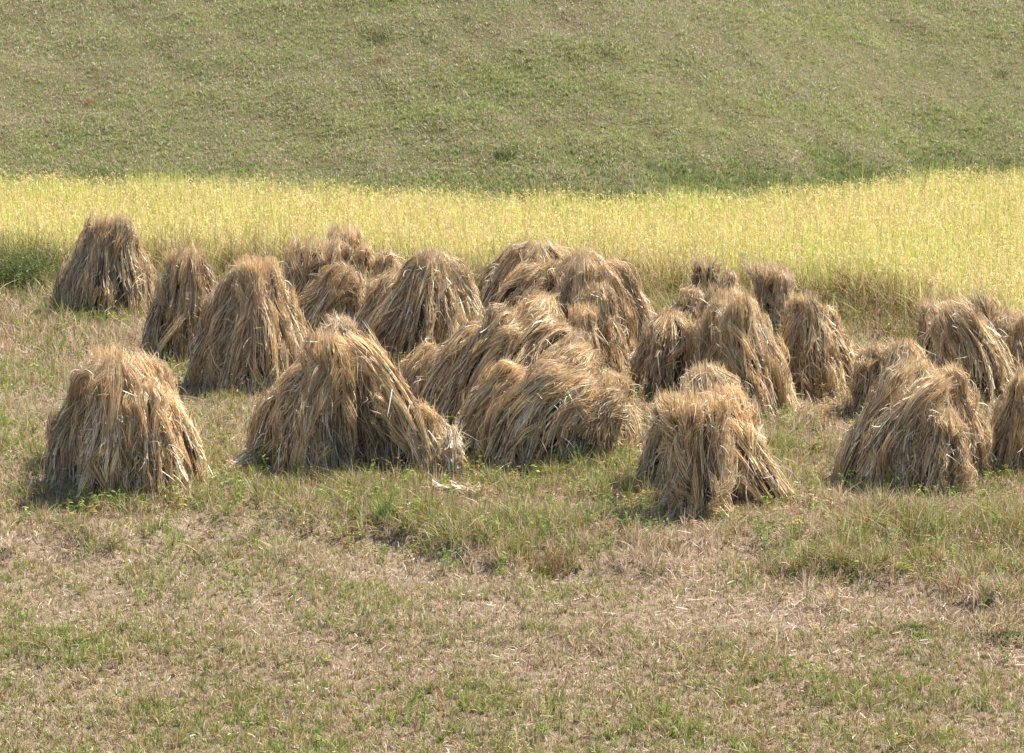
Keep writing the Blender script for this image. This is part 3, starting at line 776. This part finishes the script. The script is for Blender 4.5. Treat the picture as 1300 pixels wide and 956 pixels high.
# panicles: drooping ears at the canopy
n2 = len(gx) * 8
x = np.repeat(gx, 8) + rr.normal(0, .07, n2); y = np.repeat(gy, 8) + rr.normal(0, .07, n2)
z = height(x, y) + .61 + np.repeat(rr.normal(0, .04, len(gx)), 8) + rr.normal(0, .05, n2)
az = rr.uniform(0, 6.28, n2); L = rr.uniform(.09, .17, n2); s = np.linspace(0, 1, 5)[None, :]
P = np.empty((n2, 5, 3))
P[..., 0] = x[:, None] + (np.cos(az) * L)[:, None] * s * .5
P[..., 1] = y[:, None] + (np.sin(az) * L)[:, None] * s * .5
P[..., 2] = z[:, None] + L[:, None] * (.75 * s - .95 * s ** 2)
W = rr.uniform(.006, .010, n2)[:, None] * np.array([[.5, 1, 1.1, 1, .3]])
c = pick([(.66, .50, .24), (.59, .42, .19), (.70, .56, .32), (.64, .55, .19)], [4, 3, 2, 2], n2, rr)
parts.append(ribbons(P, W, np.repeat(c[:, None, :], 5, 1), rr.normal(size=(n2, 3))))
stuff('rice_crop', parts, M_RICE, 'dense band of ripe yellow green rice standing between field and slope', 'rice crop')

# --- hillside turf
parts = []
rh = np.random.default_rng(9)
for y0, y1, dens in ((40.3, 47, 3600), (47, 54, 2700)):
    x, y = scatter(-15, 15, y0, y1, dens, rh)
    m = in_view(x, y, 5) & (y > rice_back(x) - .1); x, y = x[m], y[m]
    cl = rh.random(len(x)) < .4
    qx, qy = np.round(x / .12), np.round(y / .12)
    hsh = np.sin(qx * 127.1 + qy * 311.7) * 43758.5; hx = hsh - np.floor(hsh); hs2 = np.sin(qx * 269.5 + qy * 183.3) * 43758.5; hy = hs2 - np.floor(hs2)
    x = np.where(cl, (qx + hx - .5) * .12 + rh.normal(0, .024, len(x)), x); y = np.where(cl, (qy + hy - .5) * .12 + rh.normal(0, .024, len(x)), y)
    d = y - rice_back(x)
    foot = sstep(2.6, .4, d + .35 * nB(x, y) - .8 * sstep(-1, 2, x))
    pn = np.clip(.45 + .22 * nE(x * .6, y * 2.2) + .2 * nA(x * .5, y * 2.0) + .18 * nB(x * .5, y * 2.0), 0, 1)      # brownish patches
    gn = np.clip(.5 + .3 * nA((x - 7) * .5, (y + 3) * 1.8) + .25 * nC(x * .6, y * 1.6), 0, 1)
    G = .44 + .55 * gn + 1.2 * foot; O = .55 + 0 * x; D = .12 + .34 * pn * (1 - foot); R = .08 + .28 * pn * (1 - foot)
    G = G * np.where(cl, np.where(hy > .45, 1.3, .7), 1); R = R * np.where(cl & (hy < .12), 1.5, 1)
    hg = (.034 + .02 * gn + .05 * foot) * rh.uniform(.5, 1.6, len(x)) * np.where(cl & (hx > .85), 1.3, 1)
    col = blade_colours(G, O, D, R, rh) * (1.18 - .36 * foot)[:, None] * np.array([.98, 1.04, 1.25])
    n = len(x)
    parts.append(blades(x, y, height(x, y) - .005, hg, np.abs(rh.normal(.6, .4, n)), rh.uniform(.006, .011, n), col, K=3, r=rh))
stuff('hillside_turf', parts, M_GRASS, 'short patchy green and brown turf over the slope behind the rice', 'grass')

def slope_point(px, py):
    d = ray(px, py)
    for t in np.arange(40, 80, .02):
        p = d * t + np.array([0, 0, H])
        if p[2] < float(height(p[0], p[1])): return p
    return p
# --- leafy weeds mixed into the longer grass
rw = np.random.default_rng(21)
x, y = scatter(-9, 9, 18, 35.5, 34, rw)
tall, green, dry = fields(x, y)
near = np.zeros(len(x))
for (cx, cy, ra, rb) in FEET:
    near = np.maximum(near, np.exp(-(((x - cx) / (ra + .25)) ** 2 + ((y - (cy - rb)) / .3) ** 2)))
m = in_view(x, y) & (rw.random(len(x)) < .75 * tall + .55 * near + .10 * (y > bank_y(x)) + .02 + .25 * sstep(31, 34, y)) & (y < rice_front(x)); x, y = x[m], y[m]
ns_ = 4; k = np.repeat(np.arange(len(x)), ns_); n = len(k)
X, Y_ = x[k] + rw.normal(0, .035, n), y[k] + rw.normal(0, .035, n)
hh = np.repeat(rw.uniform(.10, .32, len(x)), ns_) * rw.uniform(.6, 1.1, n)
kind = np.repeat(rw.random(len(x)), ns_)
pal = np.where(kind[:, None] < .55, pick([(.20, .28, .06), (.14, .20, .05), (.28, .34, .09)], [3, 2, 2], n, rw), np.where(kind[:, None] < .82, pick([(.36, .31, .09), (.28, .22, .08)], [1, 1], n, rw), pick([(.36, .20, .11), (.50, .38, .26)], [1, 1], n, rw)))
V, Fq, C = blades(X, Y_, height(X, Y_), hh, np.abs(rw.normal(.35, .2, n)), np.full(n, .005), pal * .9, K=5, r=rw)
bs_ = V.reshape(n, 5, 2, 3).mean(2)
kk = np.repeat(np.arange(n), 8); t = rw.uniform(.6, 4, len(kk)); i_ = np.minimum(t.astype(int), 3); f = (t - i_)[:, None]
p0 = bs_[kk, i_] * (1 - f) + bs_[kk, i_ + 1] * f
d = rw.normal(0, 1, (len(kk), 3)); d[:, 2] = np.abs(d[:, 2]) * .5; d /= np.linalg.norm(d, axis=1, keepdims=True)
s = np.linspace(0, 1, 4)[None, :]; L = rw.uniform(.02, .06, len(kk))
Q = p0[:, None, :] + d[:, None, :] * (L[:, None] * s)[..., None]; Q[..., 2] -= L[:, None] * .35 * s ** 2
parts = [(V, Fq, C), ribbons(Q, rw.uniform(.006, .013, len(kk))[:, None] * np.array([[.5, 1, .9, .2]]), np.repeat((pal[kk] * rw.normal(1, .15, (len(kk), 1)))[:, None, :], 4, 1), rw.normal(size=(len(kk), 3)))]
stuff('low_weeds', parts, M_GRASS, 'low leafy weeds growing through the grass about the feet of the shocks', 'weeds')

# --- single plants one can point to
def tuft(px, py, label, n, hgt, spread, pal, lean=.35, cat='grass tuft', name='grass_tuft', wid=(.005, .010), group='taller grass tufts in the field', stem=False, hill=False):
    r = np.random.default_rng(int(px * 7 + py))
    g = gnd(px, py) if not hill else slope_point(px, py)
    gz = float(height(g[0], g[1]))
    x = g[0] + spread * np.clip(r.normal(0, 1, n), -1.7, 1.7); y = g[1] + spread * .8 * np.clip(r.normal(0, 1, n), -1.7, 1.7)
    hh = hgt * r.uniform(.45, 1.15, n) * np.exp(-((x - g[0]) ** 2 + (y - g[1]) ** 2) / (spread * 3) ** 2)
    c = pick(*pal, n, r)
    P = [blades(x, y, height(x, y) - .005, hh, np.abs(r.normal(lean, .2, n)), r.uniform(*wid, n), c, K=5, r=r)]
    V, Fq, C = join(P)
    if stem:
        # side leaflets and seed sprays along each stalk
        k = np.repeat(np.arange(n), 9); K = 5
        base = V.reshape(n, K, 2, 3).mean(2)
        t = r.uniform(.3, 1, len(k)) * (K - 1); i = np.minimum(t.astype(int), K - 2); f = (t - i)[:, None]
        p0 = base[k, i] * (1 - f) + base[k, i + 1] * f
        d = r.normal(0, 1, (len(k), 3)); d[:, 2] = np.abs(d[:, 2]) * .7; d /= np.linalg.norm(d, axis=1, keepdims=True)
        s = np.linspace(0, 1, 4)[None, :]; L = r.uniform(.02, .055, len(k))
        Q = p0[:, None, :] + d[:, None, :] * (L[:, None] * s)[..., None]
        Q[..., 2] -= L[:, None] * .3 * s ** 2
        W = r.uniform(.006, .013, len(k))[:, None] * np.array([[.5, 1, .9, .2]])
        V, Fq, C = join([(V, Fq, C), ribbons(Q, W, np.repeat(pick(*pal, len(k), r)[:, None, :], 4, 1), r.normal(size=(len(k), 3)))])
    V = V - np.array([g[0], g[1], gz])
    o = new_mesh_object(name, V, Fq, C, M_GRASS)
    o.location = (g[0], g[1], gz)
    o['label'] = label; o['category'] = cat
    if group: o['group'] = group
    return o
PG = ([(.16, .25, .05), (.21, .30, .07), (.12, .18, .04), (.36, .33, .16)], [4, 3, 3, 1])
PO = ([(.28, .26, .075), (.38, .30, .12), (.18, .18, .055), (.46, .34, .20)], [4, 3, 3, 1])
PR = ([(.34, .20, .11), (.20, .18, .06), (.34, .24, .14)], [4, 3, 2])
PW = ([(.10, .14, .045), (.14, .17, .055), (.06, .09, .03), (.28, .26, .10)], [4, 3, 3, 1])
PD = ([(.09, .12, .04), (.13, .14, .05), (.07, .09, .03), (.2, .19, .08)], [4, 3, 3, 1])
tuft(492, 665, 'tall dark green grass tuft below the humped shock', 110, .34, .06, PG)
tuft(545, 660, 'green grass tuft just left of the orange straw wisp', 90, .24, .07, PG)
tuft(770, 668, 'bright green grass tuft in front of the gap beside the front right shock', 110, .30, .06, PG)
tuft(815, 650, 'small green grass tuft touching the left foot of the front right shock', 70, .22, .05, PG)
tuft(655, 705, 'mixed green and rusty grass tuft on the bank edge below the middle heap', 150, .28, .10, PO)
tuft(700, 712, 'reddish brown grass tuft at the bank edge, right of the mixed one', 150, .26, .11, PR)
tuft(845, 700, 'low rusty grass tuft on the bank below the front right shock', 90, .20, .09, PR)
tuft(990, 568, 'green grass tuft at the foot of the long flanked shock', 80, .20, .07, PG)
tuft(1148, 622, 'thin green grass stems leaning against the big right shock', 26, .48, .05, PG, lean=.7)
tuft(1180, 626, 'sparse bright green stems at the right foot of the big right shock', 20, .36, .05, PG, lean=.6)
tuft(1085, 700, 'wide olive grass tuft on the right hand bank', 170, .26, .14, PO)
tuft(1185, 715, 'olive grass tuft with dry blades in the middle of the right hand bank', 170, .27, .14, PO)
tuft(1255, 725, 'dense grass tuft on the bank near the right picture edge', 170, .28, .14, PO)
tuft(1210, 752, 'dark brown grass tuft hanging over the bank lip', 70, .22, .06, PR)
tuft(800, 790, 'short green grass tuft on the mown strip at bottom centre', 60, .10, .05, PG)
tuft(215, 670, 'light green grass tuft between front left shock and mown strip', 70, .16, .08, PG)
tuft(178, 628, 'green grass tuft in front of the front left shock', 110, .22, .12, PG)
tuft(590, 590, 'single green weed rising before the front middle shock', 30, .32, .02, PG, lean=.15, stem=True, cat='weed', name='weed_plant', group='weeds')
tuft(1052, 548, 'reddish branching weed in the gap right of the long flanked shock', 14, .55, .05, PR, lean=.35, stem=True, cat='weed', name='weed_plant', group='weeds')
tuft(640, 588, 'small green weed at the foot of the middle bundle', 20, .24, .03, PG, lean=.3, stem=True, cat='weed', name='weed_plant', group='weeds')
tuft(120, 410, 'bright green weed clump before the far left shock', 130, .34, .16, PG, stem=True, cat='weed', name='weed_plant', group='weeds')
tuft(20, 375, 'large dark green weed bush at the left picture edge', 620, .64, .26, PW, stem=True, cat='weed', name='weed_bush', group='weeds')
tuft(-40, 380, 'dark weed bush partly outside the left picture edge', 480, .64, .26, PW, stem=True, cat='weed', name='weed_bush', group='weeds')
tuft(60, 365, 'dark green weed bush against the rice beside the far left shock', 420, .56, .20, PW, stem=True, cat='weed', name='weed_bush', group='weeds')
tuft(295, 355, 'olive weed bush between narrow brown shock and rice', 220, .48, .18, PO, stem=True, cat='weed', name='weed_bush', group='weeds')
tuft(590, 370, 'green weed bush right of the pointed shock by the rice', 240, .46, .18, PO, stem=True, cat='weed', name='weed_bush', group='weeds')
tuft(1100, 400, 'brown seeded weed bush in front of the rice, right of centre', 560, .62, .26, PO, stem=True, cat='weed', name='weed_bush', group='weeds')
tuft(1160, 405, 'brown seeded weed bush in front of the rice, next to the right rear shocks', 480, .58, .24, PO, stem=True, cat='weed', name='weed_bush', group='weeds')
tuft(840, 385, 'low olive weed bush between back middle shocks and the brushy twin shock', 200, .42, .2, PO, stem=True, cat='weed', name='weed_bush', group='weeds')
tuft(1160, 790, 'low dark green leafy weed on bare strip at lower right', 26, .07, .08, PD, lean=.9, stem=True, cat='weed', name='weed_plant', group='weeds')
tuft(1275, 800, 'flat green leafy weed by the right picture edge near the bottom', 34, .08, .10, PD, lean=.9, stem=True, cat='weed', name='weed_plant', group='weeds')

for px, py, lab, n_, h_, sp_, pal_ in (
    (478, 48, 'dark weedy scar high on the slope, upper left of centre', 120, .16, .16, PD),
    (485, 78, 'rusty brown bare looking patch on the slope below the dark weedy scar', 110, .12, .09, PR),
    (520, 82, 'small pale dry clump on the slope right of the rusty patch', 40, .10, .07, PO),
    (115, 132, 'brown scrubby patch on the left part of the slope', 120, .12, .10, PR),
    (1270, 96, 'low dark patch of weeds on the slope near the right picture edge', 90, .12, .10, PD),
    (640, 200, 'deep green weed clump at the foot of the slope in the middle', 150, .18, .10, PD),
    (835, 172, 'small rusty tuft near the foot of the slope, right of centre', 60, .12, .06, PR)):
    tuft(px, py, lab, n_, h_, sp_, pal_, lean=.6, cat='weed clump', name='weed_clump', group='weed clumps on the slope', hill=True, wid=(.006, .012))


# ------------------------------------------------------------------ light, sky, camera
SUN_EL, SUN_AZ = math.radians(56), math.radians(60)        # azimuth from +Y (away from camera) towards +X
sd = np.array([math.sin(SUN_AZ) * math.cos(SUN_EL), math.cos(SUN_AZ) * math.cos(SUN_EL), math.sin(SUN_EL)])
sl = bpy.data.lights.new('sun', 'SUN'); sl.energy = 5.0; sl.angle = math.radians(.6); sl.color = (1, .94, .86)
so = bpy.data.objects.new('sun', sl); COL.objects.link(so)
from mathutils import Vector
so.rotation_euler = Vector(sd).to_track_quat('Z', 'Y').to_euler(); so.location = (10, 20, 40)
w = bpy.data.worlds.new('World'); scene.world = w; w.use_nodes = True
nt = w.node_tree; nt.nodes.clear()
sky = nt.nodes.new('ShaderNodeTexSky'); sky.sky_type = 'NISHITA'; sky.sun_disc = False
sky.sun_elevation = SUN_EL; sky.sun_rotation = SUN_AZ; sky.dust_density = 2.0
bg = nt.nodes.new('ShaderNodeBackground'); bg.inputs['Strength'].default_value = .08
wo = nt.nodes.new('ShaderNodeOutputWorld')
nt.links.new(sky.outputs[0], bg.inputs[0]); nt.links.new(bg.outputs[0], wo.inputs[0])
cam = bpy.data.cameras.new('camera'); co = bpy.data.objects.new('camera', cam); COL.objects.link(co)
co.location = (0, 0, H); co.rotation_euler = (math.pi / 2 - PITCH, 0, 0)
cam.sensor_width = 36; cam.lens = F * 36 / 1300; cam.clip_start = .1; cam.clip_end = 1000
scene.camera = co
scene.view_settings.view_transform = 'Standard'; scene.view_settings.look = 'None'
scene.view_settings.exposure = EXPOSURE if 'EXPOSURE' in globals() else 1.56
scene.view_settings.gamma = 1; scene.view_settings.use_curve_mapping = False
scene.cycles.max_bounces = 6; scene.cycles.transparent_max_bounces = 4
